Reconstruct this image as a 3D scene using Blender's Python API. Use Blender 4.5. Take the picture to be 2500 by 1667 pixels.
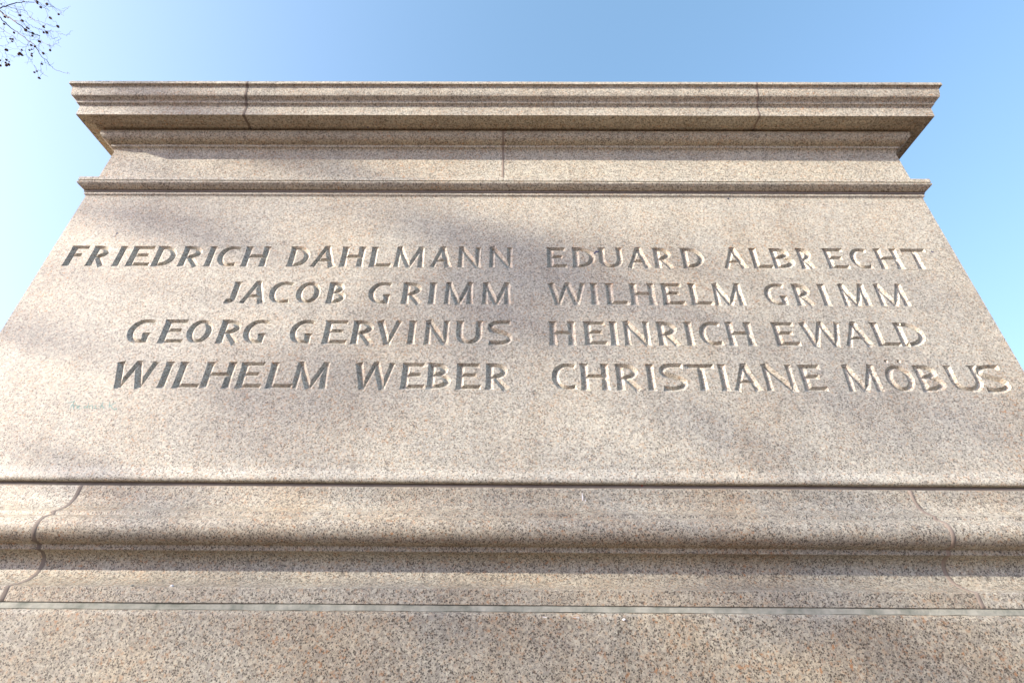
import bpy, bmesh, math, random
import numpy as np
from mathutils import Vector, Matrix, geometry, noise

for _o in list(bpy.data.objects):
    bpy.data.objects.remove(_o)
scene = bpy.context.scene
col = scene.collection
random.seed(11)

# ------------------------------------------------------------------ camera
D = 1.4                                   # camera to the inscribed face
EYE = 1.62                                # eye height above the ground
GROUND = -EYE                             # world z = 0 is eye level
PITCH, YAW, ROLL, FPX = 0.532388, 0.00599070, 0.00759491, 1200.02
cam_data = bpy.data.cameras.new('camera')
cam = bpy.data.objects.new('camera', cam_data)
col.objects.link(cam)
scene.camera = cam
cam_data.sensor_width = 36.0
cam_data.lens = FPX / 2500.0 * 36.0
cam_data.clip_start = 0.02
cam_data.clip_end = 3000.0
def _rz(v, a):
    c, s = math.cos(a), math.sin(a)
    return Vector((c*v[0]-s*v[1], s*v[0]+c*v[1], v[2]))
_f = _rz((0, math.cos(PITCH), math.sin(PITCH)), YAW)
_u = _rz((0, -math.sin(PITCH), math.cos(PITCH)), YAW)
_x = _rz((1, 0, 0), YAW)
CX_ = _x*math.cos(ROLL) + _u*math.sin(ROLL)
CU_ = -_x*math.sin(ROLL) + _u*math.cos(ROLL)
CF_ = _f
_m = Matrix.Identity(4)
for i in range(3):
    _m[i][0] = CX_[i]; _m[i][1] = CU_[i]; _m[i][2] = -CF_[i]
_m[1][3] = -D
cam.matrix_world = _m
def ray(u, v):                            # direction seen at a point of the 2500 px photograph
    return CF_ + CX_*((u-1250.0)/FPX) + CU_*((833.5-v)/FPX)
def on_plane(u, v, p=0.0):
    d = ray(u, v); t = (D-p)/d[1]
    return t*d[0], t*d[2]

# ------------------------------------------------------------------ light
SUN = Vector((-0.8990, -0.2875, 0.3303)).normalized()     # towards the sun
elev = math.asin(SUN.z)
azim = math.atan2(SUN.x, SUN.y) % (2*math.pi)
world = bpy.data.worlds.new('World')
scene.world = world
world.use_nodes = True
wn = world.node_tree.nodes; wl = world.node_tree.links
sky = wn.new('ShaderNodeTexSky')
sky.sky_type = 'NISHITA'
sky.sun_disc = False
sky.sun_elevation = elev
sky.sun_rotation = azim
sky.air_density = 1.0
sky.dust_density = 4.0
sky.ozone_density = 1.6
# the camera's soft highlight response, applied evenly to the whole sky
_sep = wn.new('ShaderNodeSeparateColor'); _cmb = wn.new('ShaderNodeCombineColor')
wl.new(sky.outputs[0], _sep.inputs[0])
for _i, (_g, _a) in enumerate(((0.79, 0.671), (0.68, 0.689), (0.76, 0.886))):
    _n = wn.new('ShaderNodeMath'); _n.operation = 'MULTIPLY'; _n.inputs[1].default_value = 0.15
    _p = wn.new('ShaderNodeMath'); _p.operation = 'POWER'; _p.inputs[1].default_value = _g
    _k = wn.new('ShaderNodeMath'); _k.operation = 'MULTIPLY'; _k.inputs[1].default_value = _a/0.15
    wl.new(_sep.outputs[_i], _n.inputs[0]); wl.new(_n.outputs[0], _p.inputs[0]); wl.new(_p.outputs[0], _k.inputs[0])
    wl.new(_k.outputs[0], _cmb.inputs[_i])
wl.new(_cmb.outputs[0], wn['Background'].inputs[0])
wn['Background'].inputs[1].default_value = 0.15
sun_data = bpy.data.lights.new('sun', 'SUN')
sun_data.energy = 4.5
sun_data.angle = math.radians(0.53)
sun_data.color = (1.0, 0.89, 0.75)
sun = bpy.data.objects.new('sun', sun_data)
col.objects.link(sun)
sun.location = SUN*40
sun.rotation_euler = SUN.to_track_quat('Z', 'Y').to_euler()
scene.view_settings.view_transform = 'Standard'
scene.view_settings.look = 'None'
scene.view_settings.gamma = 1.0
scene.view_settings.use_curve_mapping = False
scene.view_settings.exposure = 1.5
scene.cycles.max_bounces = 8
scene.cycles.diffuse_bounces = 4

# ------------------------------------------------------------------ helpers
def link(name, me, mat=None, parent=None, label=None, cat=None, group=None, kind=None):
    o = bpy.data.objects.new(name, me)
    col.objects.link(o)
    if mat is not None and me is not None and len(me.materials) == 0:
        me.materials.append(mat)
    if parent is not None: o.parent = parent
    if label: o['label'] = label
    if cat: o['category'] = cat
    if group: o['group'] = group
    if kind: o['kind'] = kind
    return o
def mesh(name, verts, faces, smooth=None):
    me = bpy.data.meshes.new(name)
    me.from_pydata(verts, [], faces)
    me.update()
    if smooth is not None:
        me.shade_smooth() if hasattr(me, 'shade_smooth') else None
        me.set_sharp_from_angle(angle=math.radians(smooth))
    return me

# ------------------------------------------------------------------ materials
class NT:
    def __init__(self, name):
        self.m = bpy.data.materials.new(name); self.m.use_nodes = True
        self.t = self.m.node_tree; self.n = self.t.nodes
        self.b = self.n['Principled BSDF']
    def new(self, ty, **kw):
        nd = self.n.new(ty)
        for k, v in kw.items():
            if k.startswith('i_'):
                nd.inputs[k[2:].replace('_', ' ')].default_value = v
            else: setattr(nd, k, v)
        return nd
    def l(self, a, b): self.t.links.new(a, b)
    def coords(self, scale=(1, 1, 1), rand=True):
        tc = self.new('ShaderNodeTexCoord')
        if rand:
            oi = self.new('ShaderNodeObjectInfo')
            mu = self.new('ShaderNodeVectorMath', operation='MULTIPLY_ADD')
            self.l(oi.outputs['Random'], mu.inputs[0]); mu.inputs[1].default_value = (7.3, 5.1, 9.7)
            self.l(tc.outputs['Object'], mu.inputs[2]); out = mu.outputs[0]
        else: out = tc.outputs['Object']
        mp = self.new('ShaderNodeMapping'); mp.inputs['Scale'].default_value = scale
        self.l(out, mp.inputs['Vector'])
        return mp.outputs[0]
    def noise(self, v, s, d=3.0, r=0.55, dist=0.0):
        n = self.new('ShaderNodeTexNoise'); self.l(v, n.inputs['Vector'])
        n.inputs['Scale'].default_value = s; n.inputs['Detail'].default_value = d
        n.inputs['Roughness'].default_value = r; n.inputs['Distortion'].default_value = dist
        return n.outputs['Fac']
    def ramp(self, f, stops, interp='LINEAR'):
        r = self.new('ShaderNodeValToRGB'); self.l(f, r.inputs[0]); cr = r.color_ramp
        cr.interpolation = interp
        while len(cr.elements) < len(stops): cr.elements.new(0.5)
        for e, (p, c) in zip(cr.elements, stops):
            e.position = p; e.color = (*c, 1) if len(c) == 3 else c
        return r.outputs['Color']
    def mix(self, f, a, b, mode='MIX'):
        m = self.new('ShaderNodeMix', data_type='RGBA', blend_type=mode)
        for s, v in ((0, f), (6, a), (7, b)):
            if isinstance(v, (int, float)): m.inputs[s].default_value = v
            elif isinstance(v, tuple): m.inputs[s].default_value = (*v, 1)
            else: self.l(v, m.inputs[s])
        return m.outputs[2]
    def bump(self, h, st, dist):
        b = self.new('ShaderNodeBump'); b.inputs['Strength'].default_value = st
        b.inputs['Distance'].default_value = dist; self.l(h, b.inputs['Height'])
        self.l(b.outputs[0], self.b.inputs['Normal'])

def granite(name, grain, dark=1.0, warm=0.0, base=1.0, rough=0.62, rand=True, tint=(0.955, 0.985, 0.93)):
    """speckled pink-grey granite: feldspar crystals, quartz, black mica flakes; grain in metres"""
    g = NT(name)
    v = g.coords(rand=rand)
    s = 1.0/grain
    # feldspar crystals: one tone each
    vo = g.new('ShaderNodeTexVoronoi'); vo.inputs['Scale'].default_value = s*0.62
    vo.inputs['Randomness'].default_value = 1.0
    dist = g.new('ShaderNodeVectorMath', operation='MULTIPLY_ADD')
    nz = g.new('ShaderNodeTexNoise'); g.l(v, nz.inputs['Vector']); nz.inputs['Scale'].default_value = s*1.1
    nz.inputs['Detail'].default_value = 2
    g.l(nz.outputs['Color'], dist.inputs[0]); k = grain*1.6; dist.inputs[1].default_value = (k, k, k)
    g.l(v, dist.inputs[2]); vv = dist.outputs[0]
    g.l(vv, vo.inputs['Vector'])
    sp = g.new('ShaderNodeSeparateColor'); g.l(vo.outputs['Color'], sp.inputs[0])
    b = base
    feld = g.ramp(sp.outputs[0], [(0.0, (0.30*b, 0.285*b, 0.255*b)), (0.25, (0.41*b, 0.388*b, 0.345*b)),
                                  (0.55, (0.51*b, 0.482*b, 0.422*b)), (0.80, (0.58*b, 0.56*b, 0.50*b)),
                                  (0.93, (0.48*b, 0.40*b, 0.32*b)), (1.0, (0.42*b, 0.32*b, 0.24*b))])
    # quartz, greyer
    q = g.noise(vv, s*0.55, 3, 0.6)
    qm = g.ramp(q, [(0.50, (0, 0, 0)), (0.60, (1, 1, 1))])
    c = g.mix(qm, feld, g.mix(0.55, feld, (0.34*b, 0.335*b, 0.33*b)))
    # mica flakes: scattered dark cells, denser in places
    d1 = g.noise(vv, s*0.9, 3, 0.6, 0.4)
    def flakes(scale, thr, off):
        mp = g.new('ShaderNodeVectorMath', operation='ADD'); g.l(vv, mp.inputs[0]); mp.inputs[1].default_value = (off, off*0.7, -off)
        v2 = g.new('ShaderNodeTexVoronoi'); v2.inputs['Scale'].default_value = scale; g.l(mp.outputs[0], v2.inputs['Vector'])
        s2 = g.new('ShaderNodeSeparateColor'); g.l(v2.outputs['Color'], s2.inputs[0])
        cl = g.noise(v, s*0.10, 3, 0.6)
        ad = g.new('ShaderNodeMath', operation='MULTIPLY_ADD'); g.l(cl, ad.inputs[0]); ad.inputs[1].default_value = 0.5; g.l(s2.outputs[0], ad.inputs[2])
        gt = g.ramp(ad.outputs[0], [(min(0.99, thr+0.25), (0, 0, 0)), (min(1.0, thr+0.27), (1, 1, 1))]) if thr+0.27 < 1 else None
        if gt is None:
            sb = g.new('ShaderNodeMath', operation='GREATER_THAN'); g.l(ad.outputs[0], sb.inputs[0]); sb.inputs[1].default_value = thr+0.25; gt = sb.outputs[0]
        ds = g.ramp(v2.outputs['Distance'], [(0.42, (1, 1, 1)), (0.62, (0, 0, 0))])
        return g.mix(1.0, gt, ds, 'MULTIPLY')
    c = g.mix(g.mix(0.90, (0, 0, 0), flakes(s*0.95, 1.0-0.20*dark, 0.0)), c, (0.048, 0.042, 0.038))
    c = g.mix(g.mix(0.80, (0, 0, 0), flakes(s*1.7, 1.0-0.16*dark, 3.1)), c, (0.10, 0.080, 0.068))
    d2 = g.noise(vv, s*1.6, 3, 0.6)
    # rusty grains and drifting iron stain
    r1 = g.noise(vv, s*0.40, 2, 0.5)
    rm = g.ramp(r1, [(0.62, (0, 0, 0)), (0.72, (1, 1, 1))])
    st = g.noise(v, 2.3, 5, 0.65, 1.2)
    sm = g.ramp(st, [(0.42, (0.15, 0.15, 0.15)), (0.62, (1, 1, 1))])
    c = g.mix(g.mix(1.0, rm, sm, 'MULTIPLY'), c, (0.42*b, 0.23*b, 0.12*b))
    c = g.mix(g.mix(0.22+warm, (0, 0, 0), sm), c, g.mix(1.0, c, (1.0, 0.84, 0.66), 'MULTIPLY'))
    # soft weather tone
    w = g.noise(v, 1.3, 6, 0.7)
    wm = g.ramp(w, [(0.30, (0.84, 0.84, 0.85)), (0.72, (1.06, 1.05, 1.03))])
    c = g.mix(1.0, g.mix(1.0, c, wm, 'MULTIPLY'), tint, 'MULTIPLY')
    # old rain runs and block to block tone
    tc2 = g.new('ShaderNodeTexCoord'); mp2 = g.new('ShaderNodeMapping'); mp2.inputs['Scale'].default_value = (9.0, 9.0, 0.9)
    g.l(tc2.outputs['Object'], mp2.inputs['Vector'])
    run = g.ramp(g.noise(mp2.outputs[0], 1.0, 5, 0.62, 0.3), [(0.34, (0.86, 0.845, 0.83)), (0.52, (1, 1, 1)), (0.72, (1.03, 1.03, 1.03))])
    c = g.mix(0.7, c, run, 'MULTIPLY')
    oi2 = g.new('ShaderNodeObjectInfo')
    if rand: c = g.mix(1.0, c, g.ramp(oi2.outputs['Random'], [(0.0, (0.91, 0.905, 0.90)), (0.5, (1.0, 0.99, 0.97)), (1.0, (1.03, 1.03, 1.03))]), 'MULTIPLY')
    g.l(c, g.b.inputs['Base Color'])
    g.b.inputs['Roughness'].default_value = rough
    g.b.inputs['Specular IOR Level'].default_value = 0.35
    h = g.mix(0.5, d1, d2)
    g.bump(h, 0.35, grain*0.35)
    return g.m

MAT_DIE = granite('granite_inscribed_face', 0.0030, 1.0, base=1.20, rand=False)
MAT_TOP = granite('granite_cornice', 0.0035, 1.30, base=1.25)
MAT_MOULD = granite('granite_base_moulding', 0.0032, 1.65, 0.22, 1.02, tint=(0.915, 0.94, 0.885))
MAT_BASE = granite('granite_plinth', 0.0036, 1.75, 0.26, 0.90, 0.66, tint=(0.915, 0.94, 0.885))
def plain(name, c1, c2, s, rough=0.85, bump=0.3, bd=0.002):
    g = NT(name); v = g.coords(rand=False)
    f = g.noise(v, s, 6, 0.65)
    c = g.ramp(f, [(0.3, c1), (0.7, c2)]); g.l(c, g.b.inputs['Base Color'])
    g.b.inputs['Roughness'].default_value = rough
    g.b.inputs['Specular IOR Level'].default_value = 0.2
    g.bump(g.noise(v, s*6, 4, 0.6), bump, bd)
    return g.m
MAT_MORTAR = plain('grey_mortar', (0.15, 0.128, 0.11), (0.23, 0.20, 0.17), 14)
MAT_MORTAR_PALE = plain('pale_green_mortar', (0.16, 0.175, 0.145), (0.40, 0.395, 0.335), 22, 0.9, 0.5, 0.003)
MAT_MORTAR_TAN = plain('tan_mortar', (0.21, 0.175, 0.145), (0.31, 0.26, 0.215), 14)
MAT_GROUND = plain('sandy_paving', (0.085, 0.045, 0.023), (0.125, 0.066, 0.034), 2.0)
MAT_BARK = plain('plane_bark', (0.05, 0.035, 0.025), (0.12, 0.09, 0.065), 9)
MAT_TWIG = plain('twig_bark', (0.08, 0.048, 0.034), (0.15, 0.095, 0.065), 20)
MAT_BALL = plain('seed_ball_brown', (0.075, 0.032, 0.018), (0.14, 0.066, 0.036), 150)
MAT_TEAL = plain('teal_marker', (0.20, 0.46, 0.42), (0.34, 0.58, 0.52), 160)
MAT_WHITE = plain('white_paint_drip', (0.68, 0.68, 0.68), (0.80, 0.80, 0.80), 60)
MAT_RED = plain('red_paint', (0.34, 0.04, 0.025), (0.45, 0.08, 0.05), 60)
MAT_INK = plain('dark_ink', (0.03, 0.035, 0.09), (0.07, 0.07, 0.14), 200)

# ------------------------------------------------------------------ setting
gm = mesh('ground', [(-1500, -1500, GROUND), (1500, -1500, GROUND), (1500, 1500, GROUND), (-1500, 1500, GROUND)], [(0, 1, 2, 3)])
link('ground', gm, MAT_GROUND, kind='structure')

# ------------------------------------------------------------------ pedestal
XL, XR = -1.7245, 1.6225
DEPTH = 4.6
ped = link('stone_pedestal', None, label='tall speckled pink-grey granite monument pedestal with a moulded cornice and eight carved names',
           cat='monument')
ped.location = (0, 0, 0)

def corners(p):
    return [(XL-p, DEPTH+p), (XL-p, -p), (XR+p, -p), (XR+p, DEPTH+p)]
def sweep(name, profile, mat, path='loop', xa=None, xb=None, ycut=1.7, inner=-0.30, smooth=32, skip_front=None):
    """profile: (p, z) from top to bottom of the moulding; path: loop / left / mid / right / back"""
    prof = list(profile)
    poly = prof + [(inner, prof[-1][1]), (inner, prof[0][1])]
    n = len(poly); rings = []
    npf = len(prof)
    rnd = random.Random(int(abs(prof[0][1])*1000)+len(name)+int(10*abs(xa or xb or 0)))
    lips = set()
    for i in range(1, npf-1):
        ax, az = prof[i][0]-prof[i-1][0], prof[i][1]-prof[i-1][1]; bx_, bz = prof[i+1][0]-prof[i][0], prof[i+1][1]-prof[i][1]
        if ax*bz-az*bx_ < 0 and prof[i][0] > 0.0: lips.add(i)
    def ring(fn): rings.append([fn(p)+(z,) for p, z in poly])
    def front(fa, fb):
        """rings along the front between two ends, with hand-cut unevenness and a few nicked edges"""
        xa_, xb_ = fa(0)[0], fb(0)[0]; m = max(2, int(abs(xb_-xa_)/0.018))
        for k in range(1, m):
            t = k/m; r_ = []
            nick = rnd.choice(sorted(lips)) if lips and rnd.random() < 0.05 else -9
            dn = rnd.uniform(0.0012, 0.0035)
            for i, (p, z) in enumerate(poly):
                x = fa(p)[0]*(1-t)+fb(p)[0]*t
                if i < npf:
                    e = 0.0005*noise.noise(Vector((x*2.3, z*9.0, 1.0)))+0.00022*noise.noise(Vector((x*16, z*40, 5.0)))
                    dz = 0.0004*noise.noise(Vector((x*1.9, z*6.0, 8.0)))
                    if abs(i-nick) == 0: e -= dn
                    r_.append((x, -(p+e), z+dz))
                else: r_.append((x, -p, z))
            rings.append(r_)
    if path == 'loop':
        ring(lambda p: corners(p)[0]); ring(lambda p: corners(p)[1])
        if skip_front is None: front(lambda p: corners(p)[1], lambda p: corners(p)[2])
        ring(lambda p: corners(p)[2]); ring(lambda p: corners(p)[3])
    elif path == 'left':
        ring(lambda p: (XL-p, ycut)); ring(lambda p: (XL-p, -p)); front(lambda p: (XL-p, -p), lambda p: (xb, -p)); ring(lambda p: (xb, -p))
    elif path == 'mid':
        ring(lambda p: (xa, -p)); front(lambda p: (xa, -p), lambda p: (xb, -p)); ring(lambda p: (xb, -p))
    elif path == 'right':
        ring(lambda p: (xa, -p)); front(lambda p: (xa, -p), lambda p: (XR+p, -p)); ring(lambda p: (XR+p, -p)); ring(lambda p: (XR+p, ycut))
    elif path == 'back':
        ring(lambda p: (XR+p, ycut+0.01)); ring(lambda p: (XR+p, DEPTH+p)); ring(lambda p: (XL-p, DEPTH+p)); ring(lambda p: (XL-p, ycut+0.01))
    verts = [v for r in rings for v in r]
    faces = []
    m = len(rings)
    for i in range(m if path == 'loop' else m-1):
        a, b = i*n, ((i+1) % m)*n
        for j in range(n):
            j2 = (j+1) % n
            if skip_front is not None and path == 'loop' and i == 1 and j == skip_front: continue
            faces.append((a+j, a+j2, b+j2, b+j))
    if path != 'loop':
        faces.append(tuple(range(n-1, -1, -1))); faces.append(tuple(range((m-1)*n, m*n)))
    me = mesh(name, verts, faces, smooth)
    return link(name, me, mat, ped)

def arc(cp, cz, rp, rz_, a0, a1, n):      # elliptical arc, degrees; 0 = outwards, 90 = up
    return [(cp+rp*math.cos(math.radians(a0+(a1-a0)*i/n)), cz+rz_*math.sin(math.radians(a0+(a1-a0)*i/n))) for i in range(n+1)]

CORNICE = ([(0.158, 2.0015), (0.1655, 2.0008), (0.1668, 1.9995), (0.1668, 1.9845), (0.1658, 1.9832)]
  + [(0.1635, 1.9826), (0.1592, 1.9800), (0.1560, 1.9765), (0.1545, 1.9715)]
  + [(0.1545, 1.9680), (0.1525, 1.9550), (0.1503, 1.9430), (0.1480, 1.9335), (0.1462, 1.9306)]
  + [(0.1425, 1.9280), (0.1360, 1.9225), (0.1315, 1.9185), (0.1306, 1.9165)]
  + [(0.1304, 1.9160), (0.1292, 1.9095), (0.1284, 1.9085), (0.1250, 1.9065), (0.1205, 1.9020), (0.1180, 1.8968)]
  + [(0.1176, 1.8950), (0.1148, 1.8492), (0.1136, 1.8480)]
  + [(0.1110, 1.8480), (0.0780, 1.8480), (0.0745, 1.8505), (0.0690, 1.8508), (0.0655, 1.8486), (0.0630, 1.8462), (0.0540, 1.8462), (0.0525, 1.8470)])
FRIEZE = ([(0.0490, 1.8370), (0.0500, 1.8360), (0.0495, 1.8245), (0.0480, 1.8180), (0.0445, 1.8105), (0.0385, 1.8030), (0.0300, 1.7965), (0.0205, 1.7925), (0.0132, 1.7908)]
  + [(0.0130, 1.7900), (0.0118, 1.7808), (0.0110, 1.7795), (0.0080, 1.7785), (0.0042, 1.7755), (0.0010, 1.7705), (-0.0015, 1.7630), (-0.0020, 1.7560)]
  + [(-0.0020, 1.5640)])
NECK = ([(-0.01, 1.5700), (0.0318, 1.5692), (0.0330, 1.5680), (0.0325, 1.5512), (0.0318, 1.5503), (0.0272, 1.5500), (0.0270, 1.5463), (0.0318, 1.5455)]
  + [(0.0330, 1.5445), (0.0328, 1.5388), (0.0318, 1.5372), (0.0290, 1.5335), (0.0240, 1.5285), (0.0190, 1.5245), (0.0150, 1.5215), (0.0128, 1.5200)])
DIE = ([(0.0050, 1.5110), (0.0062, 1.5100), (0.0060, 1.5000), (0.0053, 1.4988), (0.0030, 1.4965), (0.0008, 1.4935), (0.0, 1.4890)]
  + [(0.0, 0.4020)]
  + [(0.0008, 0.3960), (0.0030, 0.3880), (0.0065, 0.3800), (0.0085, 0.3740), (0.0092, 0.3690), (0.0086, 0.3650), (0.0068, 0.3615), (0.0040, 0.3595), (0.0015, 0.3588)])
o_ = 0.008
MOULD = ([(-0.02, 0.3470), (0.0045, 0.3462), (0.0070, 0.3440), (0.0080, 0.3400), (0.0088, 0.3270), (0.0105, 0.3130), (0.0150, 0.3000), (0.0225, 0.2880), (0.0330, 0.2785), (0.0450, 0.2715), (0.0520, 0.2688)]
  + [(0.0545, 0.2675), (0.0555, 0.2580), (0.0565, 0.2565)]
  + [(0.0640, 0.2545), (0.0740, 0.2495), (0.0815, 0.2430), (0.0862, 0.2350), (0.0885, 0.2250), (0.0882, 0.2150), (0.0855, 0.2060), (0.0800, 0.1975), (0.0725, 0.1910), (0.0640, 0.1875), (0.0560, 0.1862)]
  + [(0.0540, 0.1855), (0.0515, 0.1735), (0.0500, 0.1722)]
  + [(0.0420, 0.1710), (0.0340, 0.1680), (0.0270, 0.1625), (0.0215, 0.1560), (0.0185, 0.1485), (0.0175, 0.1400), (0.0185, 0.1310), (0.0225, 0.1210), (0.0300, 0.1115), (0.0400, 0.1035), (0.0530, 0.0965), (0.0680, 0.0910), (0.0815, 0.0875)]
  + [(0.0850, 0.0862), (0.0860, 0.0850), (0.0858, 0.0540), (0.0845, 0.0528)])
PLINTH = ([(0.060, 0.0395), (0.0845, 0.0390), (0.0890, 0.0372), (0.0925, 0.0340), (0.0942, 0.0300), (0.0947, 0.0255), (0.0945, -0.62), (0.0945, GROUND+0.004)])

GAP = 0.0058
def mortar(name, prof, x, mat=MAT_MORTAR, proud=0.0004, half=None, seed=1):
    """pointed vertical joint: follows the profile, its edges smeared unevenly over the arrises"""
    rnd = random.Random(seed+int(abs(x)*1000)); half = half or GAP
    Q = []
    for (p0, z0), (p1, z1) in zip(prof[:-1], prof[1:]):
        L = math.hypot(p1-p0, z1-z0); n = max(1, int(L/0.006))
        Q += [(p0+(p1-p0)*k/n, z0+(z1-z0)*k/n) for k in range(n)]
    Q.append(prof[-1]); m = len(Q); V = []; F = []
    wl_, wr_ = half, half
    for i, (p, z) in enumerate(Q):
        a, b = Q[max(i-1, 0)], Q[min(i+1, m-1)]
        d = Vector((b[0]-a[0], b[1]-a[1])); d = d.normalized() if d.length > 0 else Vector((0, -1))
        nx, nz = -d.y, d.x                          # outward normal in the (p, z) plane, profile running downwards
        wl_ += (half+0.0008-wl_)*0.4+rnd.uniform(-1, 1)*0.0009; wr_ += (half+0.0008-wr_)*0.4+rnd.uniform(-1, 1)*0.0009
        pr = proud+rnd.uniform(-1, 1)*0.0002
        for q, xx in ((-0.02, -wl_*0.7), (-0.0006, -wl_), (pr, -wl_*0.75), (pr-0.0006, 0), (pr, wr_*0.75), (-0.0006, wr_), (-0.02, wr_*0.7)):
            V.append((x+xx, -(p+nx*q), z+nz*q))
    for i in range(m-1):
        for j in range(6): F.append((i*7+j, i*7+j+1, (i+1)*7+j+1, (i+1)*7+j))
    F.append(tuple(range(6, -1, -1))); F.append(tuple(range((m-1)*7, m*7)))
    return link(name, mesh(name, V, F, 60), mat, ped)
def bed(name, p, z0, z1, mat=MAT_MORTAR):
    return sweep(name, [(p, z1+0.0015), (p+0.0008, (z0+z1)/2), (p, z0-0.0015)], mat, 'loop', inner=-0.2, smooth=60)

j1, j2 = -1.136, 1.014
sweep('cornice_stone', CORNICE, MAT_TOP, 'left', xb=j1-GAP)
sweep('cornice_stone', CORNICE, MAT_TOP, 'mid', xa=j1+GAP, xb=j2-GAP*0.8)
sweep('cornice_stone', CORNICE, MAT_TOP, 'right', xa=j2+GAP*0.8)
sweep('cornice_stone', CORNICE, MAT_TOP, 'back')
mortar('vertical_joint', CORNICE, j1, MAT_MORTAR)
mortar('vertical_joint', CORNICE, j2, MAT_MORTAR_TAN, half=0.0042)
bed('bed_joint', 0.043, 1.8360, 1.8475)
j3 = -0.052
sweep('frieze_stone', FRIEZE, MAT_TOP, 'left', xb=j3-GAP*0.8)
sweep('frieze_stone', FRIEZE, MAT_TOP, 'right', xa=j3+GAP*0.8)
sweep('frieze_stone', FRIEZE, MAT_TOP, 'back')
mortar('vertical_joint', FRIEZE, j3, MAT_MORTAR_TAN, half=0.0050)
sweep('necking_stone', NECK, MAT_TOP, 'loop')
bed('bed_joint', 0.0085, 1.5112, 1.5198)
jl, jr = -1.2155, 1.1030
sweep('base_moulding_stone', MOULD, MAT_MOULD, 'left', xb=jl-GAP)
sweep('base_moulding_stone', MOULD, MAT_MOULD, 'mid', xa=jl+GAP, xb=jr-GAP)
sweep('base_moulding_stone', MOULD, MAT_MOULD, 'right', xa=jr+GAP)
sweep('base_moulding_stone', MOULD, MAT_MOULD, 'back')
mortar('vertical_joint', MOULD, jl)
mortar('vertical_joint', MOULD, jr, MAT_MORTAR_TAN, half=0.0054)
bed('bed_joint', -0.006, 0.3465, 0.3585)
bed('bed_joint', 0.0805, 0.0395, 0.0525, MAT_MORTAR_PALE)
def worn_bed(name, p, z0, z1, mat, jz, jp, seed, step=0.022):
    """hand pointed mortar: wavering lower edge, patches standing out or worn back"""
    rnd = random.Random(seed); n = int((XR-XL+2*p)/step); V = []; F = []
    for i in range(n+1):
        x = XL-p+0.003+(XR-XL+2*p-0.006)*i/n
        k = noise.noise(Vector((x*3.1, seed, 0)))*jp*2.0+rnd.uniform(-1, 1)*jp*0.4
        e = abs(noise.noise(Vector((x*7.7, seed+4, 0))))*jz*2.0+rnd.uniform(0, 1)*jz*0.5
        for q, z in ((p-0.006, z1+0.0006), (p+k*0.6, z1-0.0006), (p+0.0012+k, (z0+z1)/2-e*0.4), (p+0.0022+k, z0-e*0.5), (p-0.004, z0-e-0.001)):
            V.append((x, -q, z))
    for i in range(n):
        for j in range(4): F.append((i*5+j, i*5+j+1, (i+1)*5+j+1, (i+1)*5+j))
    return link(name, mesh(name, V, F, 50), mat, ped)
worn_bed('pointing', 0.0832, 0.0402, 0.0526, MAT_MORTAR_PALE, 0.0022, 0.0011, 3)
worn_bed('pointing', -0.0045, 0.3474, 0.3560, MAT_MORTAR, 0.0012, 0.0010, 8)
sweep('plinth_stone', PLINTH, MAT_BASE, 'loop')
core = mesh('core', [(x, y, z) for z in (GROUND+0.006, 1.992) for x, y in ((XL+0.25, 0.25), (XR-0.25, 0.25), (XR-0.25, DEPTH-0.25), (XL+0.25, DEPTH-0.25))],
            [(0, 3, 2, 1), (4, 5, 6, 7), (0, 1, 5, 4), (1, 2, 6, 5), (2, 3, 7, 6), (3, 0, 4, 7)])
link('core', core, MAT_TOP, ped)

# ------------------------------------------------------------------ the carved names
ROW1=[('F', -1.6551, -1.5885), ('R', -1.5711, -1.4956), ('I', -1.478, -1.4369), ('E', -1.4234, -1.3362), ('D', -1.3312, -1.2484), ('R', -1.2326, -1.1496), ('I', -1.1412, -1.1014), ('C', -1.096, -1.0177), ('H', -1.0017, -0.9066), ('D', -0.8343, -0.7542), ('A', -0.7486, -0.6524), ('H', -0.642, -0.5513), ('L', -0.5346, -0.4519), ('M', -0.4436, -0.3287), ('A', -0.312, -0.2285), ('N', -0.2119, -0.1216), ('N', -0.0971, -0.005), ('E', 0.1146, 0.1908), ('D', 0.2087, 0.2961), ('U', 0.3048, 0.3989), ('A', 0.4073, 0.4988), ('R', 0.5071, 0.582), ('D', 0.609, 0.6941), ('A', 0.7566, 0.848), ('L', 0.8634, 0.9415), ('B', 0.9387, 1.023), ('R', 1.0366, 1.0955), ('E', 1.1357, 1.2157), ('C', 1.228, 1.3027), ('H', 1.3243, 1.4125), ('T', 1.4268, 1.5188)]
ROW2=[('J', -1.0216, -0.9674), ('A', -0.9609, -0.8666), ('C', -0.8635, -0.7827), ('O', -0.7686, -0.6814), ('B', -0.6601, -0.5909), ('G', -0.5146, -0.4266), ('R', -0.3972, -0.3188), ('I', -0.3017, -0.275), ('M', -0.248, -0.1417), ('M', -0.1167, -0.0113), ('W', 0.1159, 0.2515), ('I', 0.2631, 0.2957), ('L', 0.3175, 0.3957), ('H', 0.402, 0.494), ('E', 0.5131, 0.5924), ('L', 0.6098, 0.6876), ('M', 0.6923, 0.8033), ('G', 0.872, 0.9588), ('R', 0.9746, 1.0439), ('I', 1.0708, 1.0933), ('M', 1.1376, 1.2369), ('M', 1.2622, 1.3701)]
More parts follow.
